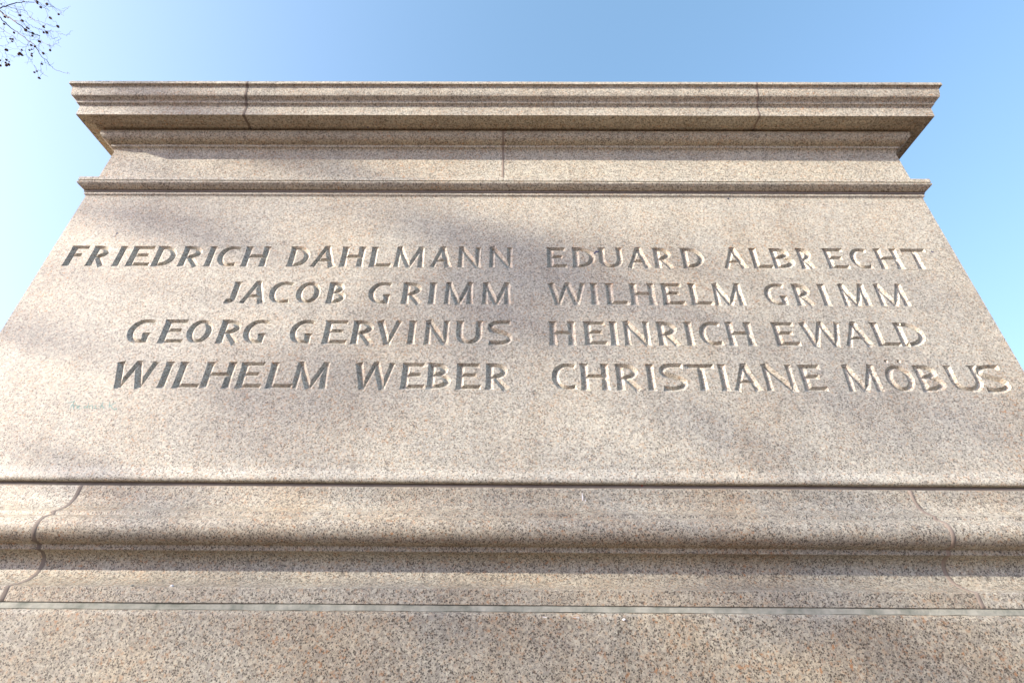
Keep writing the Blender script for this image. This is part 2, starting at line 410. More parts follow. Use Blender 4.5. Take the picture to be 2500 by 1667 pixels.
ROW3=[('G', -1.298, -1.2096), ('E', -1.1855, -1.1011), ('O', -1.0976, -1.012), ('R', -0.9927, -0.9117), ('G', -0.9081, -0.822), ('G', -0.7524, -0.6668), ('E', -0.6405, -0.5563), ('R', -0.5457, -0.4641), ('V', -0.4676, -0.3778), ('I', -0.3568, -0.3295), ('N', -0.3038, -0.2159), ('U', -0.1984, -0.1044), ('S', -0.0916, -0.0065), ('H', 0.1139, 0.2057), ('E', 0.2299, 0.3092), ('I', 0.319, 0.3443), ('N', 0.3613, 0.455), ('R', 0.4739, 0.552), ('I', 0.5682, 0.5973), ('C', 0.615, 0.6935), ('H', 0.7056, 0.7972), ('E', 0.8614, 0.9443), ('W', 0.9566, 1.0961), ('A', 1.0881, 1.1859), ('L', 1.1935, 1.2762), ('D', 1.2706, 1.3655)]
ROW4=[('W', -1.2818, -1.1458), ('I', -1.1272, -1.0929), ('L', -1.0784, -0.9929), ('H', -0.9918, -0.8926), ('E', -0.88, -0.797), ('L', -0.7851, -0.6986), ('M', -0.7033, -0.5873), ('W', -0.5123, -0.3809), ('E', -0.3617, -0.2822), ('B', -0.2786, -0.1994), ('E', -0.1869, -0.1042), ('R', -0.0934, -0.0118), ('C', 0.1179, 0.1995), ('H', 0.2081, 0.3024), ('R', 0.3196, 0.4028), ('I', 0.4171, 0.4483), ('S', 0.4601, 0.5454), ('T', 0.5509, 0.6396), ('I', 0.6482, 0.6769), ('A', 0.6851, 0.7771), ('N', 0.7868, 0.8899), ('E', 0.904, 0.9816), ('M', 1.043, 1.1566), ('O', 1.174, 1.2637), ('B', 1.2716, 1.356), ('U', 1.3703, 1.4781), ('S', 1.4672, 1.5554)]
ROWZ = {1: (1.1352, 1.2318), 2: (0.9727, 1.0672), 3: (0.8111, 0.9054), 4: (0.6488, 0.7434)}
RV, RH, RD = 0.0122, 0.0086, 0.0108
def depth_of(r): return 0.0088*(r/0.0100)**0.55

class Stroke:
    """centreline points with a half width each; 'h' ends are hipped, 'n' ends run into another stroke"""
    def __init__(self, pts, r, ends='hh', closed=False):
        self.p = np.array(pts, float); n = len(self.p)
        self.r = np.full(n, r) if np.isscalar(r) else np.array(r, float)
        self.ends, self.closed = ends, closed
def flared(a, b, r, ends='hh', f0=1.28, f1=1.28):
    a = np.array(a, float); b = np.array(b, float); L = np.linalg.norm(b-a)
    ts = [0, 0.035, 0.10, 0.20, 0.5, 0.80, 0.90, 0.965, 1]; fr = [1, .60, .25, .06, 0, .06, .25, .60, 1]
    pts, rr = [], []
    for i, (t, k) in enumerate(zip(ts, fr)):
        f = f0 if t < 0.5 else f1
        pts.append(a+(b-a)*t); rr.append(r*(1+(f-1)*k))
    return Stroke(pts, rr, ends)
def curve(cx, cy, rx, ry, a0, a1, rfun, ends='hh', n=None):
    n = n or max(6, int(abs(a1-a0)/9))
    closed = abs(abs(a1-a0)-360) < 1e-6
    A = [math.radians(a0+(a1-a0)*i/n) for i in range(n if closed else n+1)]
    return Stroke([(cx+rx*math.cos(a), cy+ry*math.sin(a)) for a in A], [rfun(a) for a in A], ends, closed)
def rmod(a):                              # thick at the sides, thin at top and bottom
    return RH*0.95 + (RV*0.98-RH*0.95)*abs(math.cos(a))**1.3
def glyph(c, w, h):
    v, b, d = RV, RH, RD
    S = []
    if c in 'FELDBPRHITNMKU' : pass
    if c == 'I': S = [flared((w/2, 0), (w/2, h), v)]
    elif c in 'FEL':
        x = v*1.25; S = [flared((x, 0), (x, h), v)]
        if c != 'L': S += [flared((x, h-b), (w*0.93 if c == 'E' else w, h-b), b, 'nh', 1, 1.12), flared((x, h*0.53), (w*0.80, h*0.53), b, 'nh', 1, 1.1)]
        if c != 'F': S += [flared((x, b), (w, b), b, 'nh', 1, 1.15)]
    elif c == 'H':
        x = v*1.2; S = [flared((x, 0), (x, h), v), flared((w-x, 0), (w-x, h), v), flared((x, h*0.51), (w-x, h*0.51), b, 'nn', 1, 1)]
    elif c == 'T':
        S = [flared((w/2, 0), (w/2, h-b), v, 'hn', 1.28, 1), flared((0, h-b), (w, h-b), b, 'hh', 1.15, 1.15)]
    elif c == 'D':
        x = v*1.25; cx = w*0.32; rx = w-v-cx; ry = h/2-b
        S = [flared((x, 0), (x, h), v), Stroke([(x, h-b), (cx, h-b)], b, 'nn'), Stroke([(x, b), (cx, b)], b, 'nn'),
             curve(cx, h/2, rx, ry, 90, -90, rmod, 'nn')]
    elif c in 'BR':
        x = v*1.25; w1 = w*(0.86 if c == 'B' else 0.90); m = h*(0.54 if c == 'B' else 0.47)
        cx = w*0.30; ry = (h-b-m)/2; cy = m+ry
        S = [flared((x, 0), (x, h), v), Stroke([(x, h-b), (cx, h-b)], b, 'nn'), Stroke([(x, m), (cx, m)], b*0.9, 'nn'),
             curve(cx, cy, w1-v-cx, ry, 90, -90, rmod, 'nn')]
        if c == 'B':
            ry = (m-b)/2; S += [Stroke([(x, b), (cx, b)], b, 'nn'), curve(cx, b+ry, w-v-cx, ry, 90, -90, rmod, 'nn')]
        else: S += [flared((w*0.42, m), (w-v*1.0, 0), d*1.05, 'nh', 1, 1.25)]
    elif c == 'C':
        rx, ry = w*0.60-v, h/2-b+0.001; cx = w*0.60
        S = [curve(cx, h/2, rx*1.0, ry, 62, 298, rmod), ]
        S[0].p[:, 0] = np.where(S[0].p[:, 0] > cx, cx+(S[0].p[:, 0]-cx)*(w-cx-0.004)/max(rx*math.cos(math.radians(62)), 1e-6), S[0].p[:, 0])
    elif c == 'G':
        rx, ry = w*0.58-v, h/2-b+0.001; cx = w*0.58; e = math.cos(math.radians(62))*rx
        s = curve(cx, h/2, rx, ry, 62, 288, rmod, 'hn')
        s.p[:, 0] = np.where(s.p[:, 0] > cx, cx+(s.p[:, 0]-cx)*(w*0.93-cx-0.004)/e, s.p[:, 0])
        S = [s, flared((w-v*1.7, 0.002), (w-v*1.7, h*0.45), v*0.92, 'hh', 1.0, 1.3), flared((w*0.60, h*0.45-b*0.75), (w-v*1.2, h*0.45-b*0.75), b*0.62, 'hn', 1, 1)]
    elif c in 'OÖ':
        S = [curve(w/2, h/2, w/2-v, h/2-b, 0, 360, rmod)]
        if c == 'Ö':
            for k in (0.27, 0.72): S.append(Stroke([(w*k, h*1.15-0.0056), (w*k, h*1.15), (w*k, h*1.15+0.0056)], 0.0062, 'hh'))
    elif c == 'J':
        x = w-v*1.3
        S = [flared((x, h*0.22), (x, h), v, 'nh', 1, 1.3), curve(x-w*0.34, h*0.24, w*0.34, h*0.24-b, 0, -115, lambda a: v*0.92, 'nh')]
    elif c == 'A':
        t = w*0.52
        S = [flared((v*0.95, 0), (t, h), d*0.82, 'hh', 1.25, 1.1), flared((w-v*1.15, 0), (t, h), d*1.12, 'hh', 1.25, 1.1),
             flared((w*0.26, h*0.34), (w*0.77, h*0.34), b*0.82, 'nn', 1, 1)]
    elif c == 'V':
        S = [flared((v*1.1, h), (w*0.52, 0), d*1.12, 'hh', 1.25, 1.05), flared((w-v*0.9, h), (w*0.52, 0), d*0.85, 'hh', 1.25, 1.05)]
    elif c == 'W':
        S = [flared((v*1.0, h), (w*0.27, 0), d*1.08, 'hh', 1.2, 1.05), flared((w*0.51, h), (w*0.27, 0), d*0.82, 'hh', 1.0, 1.05),
             flared((w*0.51, h), (w*0.745, 0), d*1.08, 'hh', 1.0, 1.05), flared((w-v*0.85, h), (w*0.745, 0), d*0.82, 'hh', 1.2, 1.05)]
    elif c == 'N':
        x = v*1.15
        S = [flared((x, 0), (x, h), d*0.92), flared((w-x, 0), (w-x, h), d*0.92), flared((x*0.9, h-0.001), (w-x*0.9, 0.001), d*1.08, 'hh', 1.0, 1.0)]
    elif c == 'M':
        S = [flared((v*1.0, 0), (w*0.135, h), d*0.90, 'hh', 1.25, 1.05), flared((w*0.135, h-0.001), (w*0.50, h*0.02), d*1.05, 'hh', 1.05, 1.0),
             flared((w*0.845, h-0.001), (w*0.50, h*0.02), d*0.84, 'hh', 1.05, 1.0), flared((w-v*1.15, 0), (w*0.845, h), d*1.05, 'hh', 1.25, 1.05)]
    elif c == 'U':
        x = v*1.2; q = h*0.42
        S = [flared((x, q), (x, h), v, 'nh', 1, 1.28), flared((w-x, q), (w-x, h), v*0.92, 'nh', 1, 1.28),
             curve(w/2, q, w/2-x, q-b, 180, 360, lambda a: b+(v*0.97-b)*abs(math.cos(a)), 'nn')]
    elif c == 'S':
        pts = [(0.93, 0.915), (0.80, 0.925), (0.62, 0.935), (0.42, 0.93), (0.24, 0.885), (0.135, 0.80), (0.125, 0.70), (0.20, 0.61), (0.36, 0.545), (0.56, 0.49), (0.76, 0.425), (0.875, 0.34), (0.885, 0.235), (0.80, 0.14), (0.62, 0.078), (0.42, 0.066), (0.24, 0.075), (0.08, 0.095)]
        rr = [1.05, .85, .78, .80, .90, 1.0, 1.05, 1.1, 1.15, 1.2, 1.15, 1.08, 1.0, .92, .82, .78, .85, 1.05]
        S = [Stroke([(x*w, y*h) for x, y in pts], [b+(v-b)*(k-0.72)/0.46 for k in rr])]
    return S

def stroke_geom(s):
    """outline quads and constraint segments of one stroke"""
    P, r, n = s.p, s.r, len(s.p)
    T = np.zeros_like(P)
    for i in range(n):
        a = P[(i-1) % n] if (s.closed or i > 0) else P[i]; b = P[(i+1) % n] if (s.closed or i < n-1) else P[i]
        t = b-a; T[i] = t/np.linalg.norm(t)
    N = np.stack([-T[:, 1], T[:, 0]], 1)
    return P+N*r[:, None], P-N*r[:, None], T
def depth_field(s, Q):
    """depth of the V groove of stroke s at the points Q (m x 2)"""
    P, r, n = s.p, s.r, len(s.p)
    best = np.zeros(len(Q))
    seg = [(i, (i+1) % n) for i in range(n if s.closed else n-1)]
    L = [np.linalg.norm(P[b]-P[a]) for a, b in seg]; cum = np.concatenate([[0], np.cumsum(L)]); tot = cum[-1]
    for k, (a, b) in enumerate(seg):
        u = (P[b]-P[a])/L[k]; q = Q-P[a]
        t = q@u; tc = np.clip(t, 0, L[k])
        if not s.closed:
            if k == 0: bad0 = t < -1e-7
            else: bad0 = np.zeros(len(Q), bool)
            if k == len(seg)-1: bad0 |= t > L[k]+1e-7
        else: bad0 = np.zeros(len(Q), bool)
        dd = np.linalg.norm(q-tc[:, None]*u, axis=1)
        rr = r[a]+(r[b]-r[a])*tc/L[k]
        rb = r[len(r)//2]
        D_ = depth_of(np.maximum(rr, 1e-4)) if not np.isscalar(rr) else depth_of(rr)
        x = 1-dd/rr
        if not s.closed:
            along = cum[k]+tc
            if s.ends[0] == 'h': x = np.minimum(x, along/(r[0]*0.8))
            if s.ends[1] == 'h': x = np.minimum(x, (tot-along)/(r[-1]*0.8))
        x = np.where(bad0, 0, np.clip(x, 0, 1))
        best = np.maximum(best, D_*x)
    return best

def build_row(row, zr, x_lo, x_hi, z_lo, z_hi):
    """one strip of the face: returns flat faces with the letter shapes left open, and a groove mesh per letter"""
    z0, z1 = ROWZ[zr]
    pts, edges = [], []
    def add(p): pts.append((float(p[0]), float(p[1]))); return len(pts)-1
    c4 = [add(p) for p in ((x_lo, z_lo), (x_hi, z_lo), (x_hi, z_hi), (x_lo, z_hi))]
    edges += [(c4[i], c4[(i+1) % 4]) for i in range(4)]
    letters = []
    for (ch, xa, xb) in row:
        c = 'Ö' if ch == 'O' and zr == 4 else ch
        w, h = xb-xa, z1-z0
        S = glyph(c, w, h)
        jx = random.uniform(-1, 1)*0.0004
        for s in S:
            s.p = s.p+np.array([xa+jx, z0+random.uniform(-1, 1)*0.0003])
        letters.append((c, xa, xb, S))
        interior = []
        for s in S:
            Lf, Rt, T = stroke_geom(s); n = len(s.p)
            li = [add(p) for p in Lf]; ri = [add(p) for p in Rt]; ci = [add(p) for p in s.p]
            rng = range(n if s.closed else n-1)
            for arr in (li, ri): edges += [(arr[i], arr[(i+1) % n]) for i in rng]
            if s.closed: edges += [(ci[i], ci[(i+1) % n]) for i in rng]
            else:
                # hipped ends: apex on the centreline
                i0, i1 = 0, n-1
                chain = []
                L = np.cumsum([0]+[np.linalg.norm(s.p[i+1]-s.p[i]) for i in range(n-1)]); tot = L[-1]
                a0 = s.r[0]*0.8 if s.ends[0] == 'h' else 0; a1 = tot-(s.r[-1]*0.8 if s.ends[1] == 'h' else 0)
                def at(l):
                    k = min(max(int(np.searchsorted(L, l)-1), 0), n-2); t = (l-L[k])/(L[k+1]-L[k]); return s.p[k]+(s.p[k+1]-s.p[k])*t
                A = add(at(a0)) if a0 > 0 else ci[0]
                B = add(at(a1)) if s.ends[1] == 'h' else ci[-1]
                chain = [A]+[ci[i] for i in range(n) if a0+1e-6 < L[i] < a1-1e-6]+[B]
                edges += list(zip(chain[:-1], chain[1:]))
                edges += [(li[0], ri[0]), (li[-1], ri[-1])]
                if s.ends[0] == 'h': edges += [(li[0], A), (ri[0], A)]
                if s.ends[1] == 'h': edges += [(li[-1], B), (ri[-1], B)]
        # a light lattice for the mitres between strokes
        gx = np.arange(xa-0.002, xb+0.002, 0.0036); gz = np.arange(z0, z1+ (0.02 if c == 'Ö' else 0), 0.0036)
        G = np.array([(x+random.uniform(-1, 1)*0.0004, z) for x in gx for z in gz])
        cnt = sum((depth_field(s, G) > 0.0006).astype(int) for s in S)
        for g in G[cnt >= 2]: add(g)
    V = [Vector(p) for p in pts]
    ov, oe, of, _, _, _ = geometry.delaunay_2d_cdt(V, edges, [], 1, 1e-7)
    Q = np.array([(v.x, v.y) for v in ov])
    tri = [f for f in of]
    cen = np.array([Q[list(f)].mean(0) for f in tri])
    owner = np.full(len(tri), -1); dep = np.zeros(len(Q))
    cd = np.zeros(len(tri))
    per = []
    for k, (c, xa, xb, S) in enumerate(letters):
        bm_ = (cen[:, 0] > xa-0.02) & (cen[:, 0] < xb+0.02)
        idx = np.nonzero(bm_)[0]
        dmax = np.zeros(len(idx))
        for s in S: dmax = np.maximum(dmax, depth_field(s, cen[idx]))
        win = dmax > np.maximum(cd[idx], 6e-5)
        owner[idx[win]] = k; cd[idx[win]] = dmax[win]
        vb = np.nonzero((Q[:, 0] > xa-0.02) & (Q[:, 0] < xb+0.02))[0]
        for s in S: dep[vb] = np.maximum(dep[vb], depth_field(s, Q[vb]))
    # vertices that touch the flat face stay in its plane
    flat = set()
    for f, o in zip(tri, owner):
        if o < 0: flat.update(f)
    for i in flat: dep[i] = 0
    return Q, tri, owner, dep, letters

FACE_TOP, FACE_BOT = 1.4890, 0.4020
strips = [(1, 1.115, 1.260), (2, 0.952, 1.095), (3, 0.790, 0.930), (4, 0.630, 0.770)]
ROWS = {1: ROW1, 2: ROW2, 3: ROW3, 4: ROW4}
# the die: swept mouldings above and below, sides and back; its front is made here
fidx = [i for i, q in enumerate(DIE) if abs(q[1]-FACE_TOP) < 1e-6][0]
die = sweep('inscribed_block', DIE, MAT_DIE, 'loop', skip_front=fidx, smooth=30)
fv, ff = [], []
def fvadd(x, z): fv.append((x, 0.0, z)); return len(fv)-1
def quad(z0, z1):
    a = [fvadd(XL, z0), fvadd(XR, z0), fvadd(XR, z1), fvadd(XL, z1)]; ff.append(tuple(a))
zz = FACE_TOP
for rk, z0, z1 in strips:
    quad(z1, zz); zz = z0
    Q, tri, owner, dep, letters = build_row(ROWS[rk], rk, XL, XR, z0, z1)
    base_i = len(fv)
    fv += [(q[0], 0.0, q[1]) for q in Q]
    for f, o in zip(tri, owner):
        if o < 0: ff.append(tuple(base_i+i for i in f))
    for k, (c, xa, xb, S) in enumerate(letters):
        fs = [f for f, o in zip(tri, owner) if o == k]
        if not fs: continue
        used = sorted({i for f in fs for i in f}); mp = {u: i for i, u in enumerate(used)}
        lm = mesh('engraved_letter', [(Q[i][0], float(dep[i]), Q[i][1]) for i in used], [tuple(mp[i] for i in f) for f in fs])
        link('engraved_letter', lm, MAT_DIE, die, label='carved letter %s' % c)
quad(FACE_BOT, zz)
fm = mesh('front_face', fv, ff)
bm = bmesh.new(); bm.from_mesh(die.data)
bm2 = bmesh.new(); bm2.from_mesh(fm); bmesh.ops.remove_doubles(bm2, verts=bm2.verts, dist=1e-7)
for f in bm2.faces: f.normal_update()
if sum(f.normal.y*f.calc_area() for f in bm2.faces) > 0:
    bmesh.ops.reverse_faces(bm2, faces=bm2.faces)
tmp = bpy.data.meshes.new('tmp'); bm2.to_mesh(tmp); bm.from_mesh(tmp); bm2.free()
bm.to_mesh(die.data); bm.free()

# ------------------------------------------------------------------ marks on the stone
def ribbon(lines, to3d, width, lift, nrm=(0, -1, 0)):
    V, F = [], []
    for ln in lines:
        P = [Vector(to3d(*q)) for q in ln]
        for a, b in zip(P[:-1], P[1:]):
            d = (b-a); 
            if d.length < 1e-6: continue
            s = d.cross(Vector(nrm)).normalized()*width/2; n = Vector(nrm)*lift; e = d.normalized()*width*0.3
            i = len(V)
            V += [a-e-s+n, a-e+s+n, b+e+s+n, b+e-s+n, a-e-s*1.05, a-e+s*1.05, b+e+s*1.05, b+e-s*1.05]
            F += [(i, i+1, i+2, i+3), (i, i+4, i+5, i+1), (i+1, i+5, i+6, i+2), (i+2, i+6, i+7, i+3), (i+3, i+7, i+4, i)]
    return [tuple(v) for v in V], F
def z8(x, y): X, Z = on_plane(100+x/7.84, 940+y/7.84); return (X, 0.0, Z)
scrawl = [[(510, 335), (580, 322), (650, 315)], [(640, 290), (600, 380), (550, 460)], [(560, 392), (620, 375)],
  [(625, 385), (620, 460)], [(620, 410), (645, 390), (670, 380)], [(690, 388), (690, 450)],
  [(700, 425), (750, 400), (735, 385), (705, 420), (730, 455), (780, 440)],
  [(850, 395), (820, 430), (850, 440), (890, 400)], [(915, 345), (890, 430), (910, 440)], [(935, 385), (925, 440)], [(930, 402), (965, 382)],
  [(985, 388), (980, 440), (1000, 440)], [(982, 360), (986, 364)], [(1070, 385), (1035, 400), (1040, 440), (1080, 430)],
  [(1190, 325), (1160, 385), (1130, 440)], [(1140, 415), (1180, 390), (1190, 440), (1215, 435)],
  [(1320, 325), (1300, 440)], [(1435, 330), (1320, 395)], [(1330, 392), (1365, 435), (1400, 470)],
  [(1415, 450), (1430, 440), (1448, 452), (1440, 468), (1420, 468), (1415, 450)]]
v, f = ribbon(scrawl, z8, 0.0013, 0.0003)
link('handwriting', mesh('handwriting', v, f), MAT_TEAL, die, label='faint teal handwritten scrawl below the left names')
def blob(name, pos, nrm, r, mat, parent, stretch=(1, 1), h=0.25, seed=0, up=(0, 0, 1)):
    rnd = random.Random(seed); n = Vector(nrm).normalized(); u = Vector(up).cross(n).normalized(); w = n.cross(u)
    V = [Vector(pos)+n*r*h]; k = 11
    for ring, (q, hh) in enumerate(((0.6, 0.8), (1.0, -0.05))):
        for i in range(k):
            a = 2*math.pi*i/k; s = q*r*(0.75+0.5*rnd.random())
            V.append(Vector(pos)+u*math.cos(a)*s*stretch[0]+w*math.sin(a)*s*stretch[1]+n*r*h*hh)
    F = [(0, 1+i, 1+(i+1) % k) for i in range(k)]+[(1+i, 1+k+i, 1+k+(i+1) % k, 1+(i+1) % k) for i in range(k)]
    return link(name, mesh(name, [tuple(x) for x in V], F), mat, parent)
def on_face(u, v, p=0.0): X, Z = on_plane(u, v, p); return (X, -p, Z)
for i, (u, v, r, st) in enumerate([(286, 570, 0.0040, (0.6, 1.5)), (281, 577, 0.003, (1, 1)), (1458, 615, 0.0060, (1.3, 0.8)), (1452, 618, 0.004, (1, 1)), (2277, 615, 0.0045, (1.2, 0.8))]):
    blob('ink_spot', on_face(u, v), (0, -1, 0), r, MAT_INK, die, st, 0.06, i)
for i, (u, v, r, st) in enumerate([(1422, 1213, 0.0028, (0.6, 4.0)), (1429, 1222, 0.002, (0.6, 2.0))]):
    blob('paint_drip', on_face(u, v, 0.0115), (0, -1, 0.1), r, MAT_WHITE, ped, st, 0.12, i+20)
for i, (u, v, r, st) in enumerate([(1328, 1504.5, 0.004, (3.4, .5)), (1366, 1505.5, 0.003, (1.6, .8)), (1405, 1506, 0.005, (5, .35)), (1478, 1509, 0.003, (5, .4)), (1523, 1511, 0.003, (1.3, 1.0))]):
    blob('paint_drip', on_face(u, v, 0.0935), (0, -1, 0.5), r, MAT_WHITE, ped, st, 0.12, i+40)
blob('red_mark', on_face(1568, 1184, -0.0055), (0, -1, 0), 0.003, MAT_RED, ped, (1, 1.6), 0.1, 7)
for i, (u, v, p) in enumerate([(645, 452, 0.022), (1778, 485, 0.0042), (898, 311, 0.0600)]):
    blob('dark_spot', on_face(u, v, p), (0, -1, -0.7), 0.0035, MAT_INK, ped, (1.2, 0.9), 0.12, i+60)
for i, (x, lab) in enumerate([(1419.0/1000, '')][:0]): pass
for u, lab in ((419, 'pale stone chip on the lowest moulding ledge, right one of the two'),
               (321, 'greyer stone chip on the lowest moulding ledge, left one of the two')):
    d = ray(u, 1432); t = (D-0.079)/d[1]
    o = blob('stone_chip', (0, 0, 0), (0, 0, 1), 0.0036, MAT_WHITE if u > 400 else MAT_MORTAR_PALE, None, (1.3, 1.0), 1.0, u, up=(0, 1, 0))
    o.location = (t*d[0], -0.079, 0.0884)
    o['label'] = lab; o['category'] = 'stone chip'; o['group'] = 'stone chips on the moulding ledge'

# ------------------------------------------------------------------ trees
class Tubes:
    def __init__(self, sides=5): self.V = []; self.F = []; self.s = sides
    def add(self, P, R):
        s = self.s; P = [Vector(p) for p in P]; n = len(P); base = len(self.V)
        ref = Vector((0.31, 0.17, 0.93))
        for i, p in enumerate(P):
            t = (P[min(i+1, n-1)]-P[max(i-1, 0)])
            t = t.normalized() if t.length > 1e-9 else Vector((0, 0, 1))
            a = t.cross(ref)
            a = a.normalized() if a.length > 1e-4 else Vector((1, 0, 0)); b = t.cross(a); r = R[i]
            for k in range(s):
                c = 2*math.pi*k/s; self.V.append(tuple(p+a*(math.cos(c)*r)+b*(math.sin(c)*r)))
        for i in range(n-1):
            for k in range(s):
                k2 = (k+1) % s
                self.F.append((base+i*s+k, base+i*s+k2, base+(i+1)*s+k2, base+(i+1)*s+k))
        self.F.append(tuple(base+k for k in range(s-1, -1, -1))); self.F.append(tuple(base+(n-1)*s+k for k in range(s)))
    def build(self, name, mat, parent, **kw):
        me = mesh(name, self.V, self.F, 60); return link(name, me, mat, parent, **kw)
def wander(a, b, n, amp, rnd, sag=0.0):
    a, b = Vector(a), Vector(b); L = (b-a).length; out = []
    off = Vector((0, 0, 0))
    for i in range(n+1):
        t = i/n; k = math.sin(math.pi*t)
        off += Vector((rnd.gauss(0, 1), rnd.gauss(0, 1), rnd.gauss(0, 1)))*amp*L/n
        out.append(a+(b-a)*t+off*min(1, 3*k)+Vector((0, 0, sag*L*k)))
    return out

# the plane tree at the upper left: its hanging outer twigs and seed balls
tree = link('plane_tree', None, label='leafless plane tree at the upper left with thin twigs and hanging brown seed balls', cat='tree')
TB = Vector((-11.6, 3.2, GROUND)); tree.location = TB
def rel(p): return Vector(p)-TB
def zt(x, y, t): 
    d = ray(x/7.84, y/7.84); return Vector((0, -D, 0))+d*t
rnd = random.Random(5)
def traced(pts, w0, w1, t0, name='branch', wig=0.05):
    P, R = [], []; n = len(pts); ph = rnd.random()*6
    for i, (x, y) in enumerate(pts):
        t = t0+0.28*math.sin(ph+i*0.55)
        P.append(zt(x, y, t)); w = w0+(w1-w0)*i/(n-1); R.append(max(0.0015, 1.2*w/2/7.84/FPX*t))
    Q, S = [], []
    for i in range(n-1):
        for k in range(3):
            f_ = k/3; q = P[i].lerp(P[i+1], f_)
            if k: q += Vector((rnd.gauss(0, 1), rnd.gauss(0, 1), rnd.gauss(0, 1)))*0.007
            Q.append(q); S.append(R[i]+(R[i+1]-R[i])*f_)
    Q.append(P[-1]); S.append(R[-1])
    return Q, S
BR = [  # main branches (w0, w1, t, points in a 7.84x enlargement of the photograph's corner)
 (20, 9, 7.0, [(-420, 420), (-260, 310), (-120, 235), (0, 165), (120, 115), (260, 75), (420, 48), (500, 42), (660, 50)]),
 (9, 3, 6.9, [(560, -120), (640, 0), (700, 70), (780, 120), (870, 170), (920, 180), (940, 210)]),
 (8, 4, 7.2, [(-160, 40), (0, 90), (60, 110), (150, 125), (260, 160), (370, 195), (460, 205), (520, 240), (560, 310), (610, 360), (680, 400), (760, 420), (820, 440), (900, 460), (1000, 505), (1080, 510)]),
 (22, 11, 6.8, [(-330, 30), (-160, 110), (0, 210), (70, 290), (130, 325), (200, 355), (280, 405), (360, 470), (450, 540), (540, 605), (640, 650), (760, 690)]),
 (16, 4, 7.1, [(-300, 60), (-160, 160), (0, 330), (60, 410), (130, 470), (250, 570), (350, 640), (450, 710), (520, 770), (600, 820), (680, 880), (700, 930), (740, 1000), (820, 1110), (900, 1160), (930, 1220), (980, 1270), (1040, 1325), (1110, 1360), (1180, 1375), (1250, 1400), (1340, 1420)]),
 (9, 4, 7.3, [(-200, 400), (-80, 470), (0, 530), (90, 600), (180, 655), (250, 690), (300, 750), (400, 810), (500, 855)]),
]
TW = [
 (7, 5, 6.95, [(430, -60), (440, 0), (455, 40)]),
 (6, 3, 6.9, [(720, 30), (790, 90), (850, 115), (940, 140), (1020, 130), (1130, 190), (1190, 210), (1290, 175), (1350, 125)]),
 (5, 3, 6.9, [(930, 80), (1020, 140), (1140, 210), (1170, 270), (1225, 320)]),
 (5, 3, 6.9, [(870, 170), (900, 260), (960, 340), (1000, 370), (1080, 450)]),
 (5, 3, 6.8, [(860, -30), (900, 10), (935, 35)]), (4, 3, 7.1, [(330, -20), (400, 20), (470, 60), (540, 85)]),
 (4, 3, 7.1, [(60, -20), (110, 40), (140, 80)]), (4, 3, 7.1, [(0, 10), (60, 45), (100, 70)]),
 (6, 4, 7.1, [(415, 60), (430, 120), (465, 190)]),
 (5, 3, 7.2, [(560, 310), (640, 380), (700, 430), (780, 465), (830, 510)]),
 (5, 3, 7.0, [(280, 100), (310, 170), (350, 240), (430, 290), (520, 350), (600, 330)]),
 (4, 3, 7.0, [(130, 130), (200, 200), (290, 240), (350, 250), (400, 240)]),
 (4, 3, 7.2, [(150, 250), (220, 300), (320, 345)]), (4, 3, 7.2, [(20, 180), (90, 220), (130, 290)]),
 (7, 4, 6.85, [(280, 400), (370, 410), (430, 400), (490, 415), (560, 480), (640, 530), (700, 550), (780, 570), (850, 570), (880, 610)]),
 (5, 3, 6.85, [(780, 570), (830, 610), (870, 640), (920, 670), (1000, 730), (1030, 745), (1110, 715)]),
 (4, 3, 6.85, [(880, 600), (960, 605), (1030, 600), (1100, 630), (1160, 665), (1270, 680), (1310, 655), (1345, 660)]),
 (7, 4, 6.8, [(760, 690), (755, 730), (790, 790), (850, 830), (920, 875), (990, 920)]),
 (4, 2, 6.85, [(900, 870), (990, 880), (1050, 860), (1100, 830), (1120, 790), (1160, 740)]),
 (4, 3, 6.85, [(830, 500), (880, 485), (940, 490), (1000, 500)]),
 (4, 3, 7.1, [(830, 1120), (870, 1200), (920, 1240), (960, 1250)]),
 (5, 3, 7.3, [(250, 690), (270, 780), (310, 870), (380, 960), (400, 1010)]),
 (4, 3, 7.0, [(350, 240), (340, 300), (400, 360), (430, 440), (500, 510), (600, 600), (680, 680), (740, 750), (780, 860), (840, 940)]),
 (5, 3, 7.1, [(520, 770), (540, 830), (500, 900), (480, 980), (520, 1070), (590, 1150), (610, 1220), (700, 1330), (750, 1350), (785, 1330)]),
 (4, 3, 7.1, [(800, 1180), (780, 1250), (790, 1330), (820, 1410), (875, 1450)]), (4, 3, 7.1, [(820, 1410), (780, 1445)]),
 (4, 3, 7.1, [(590, 1150), (630, 1155)]),
 (4, 3, 7.3, [(60, 480), (65, 560), (65, 630), (110, 710), (170, 820)]),
 (4, 3, 7.4, [(-60, 920), (0, 980), (50, 1060), (65, 1170), (30, 1200)]),
 (4, 3, 7.4, [(110, 1000), (130, 1060), (140, 1130)]), (4, 3, 7.3, [(160, 150), (230, 120), (300, 90)]),
 (4, 3, 7.0, [(600, 820), (570, 740), (620, 690), (700, 700)]), (4, 3, 7.2, [(220, 1085), (265, 1105), (300, 1085), (370, 1080)]),
 (4, 3, 7.2, [(-30, 740), (20, 740), (70, 705), (160, 700), (250, 690)]), (4, 3, 7.2, [(-20, 885), (60, 880), (150, 860), (215, 800)]),
 (4, 3, 7.0, [(380, 500), (400, 590), (410, 640), (500, 665), (590, 690)]), (4, 3, 7.0, [(700, 870), (760, 850), (790, 820)]),
 (4, 3, 7.1, [(650, 900), (660, 1000)]), (4, 3, 7.1, [(680, 880), (750, 970), (830, 1020), (910, 1045)]),
]
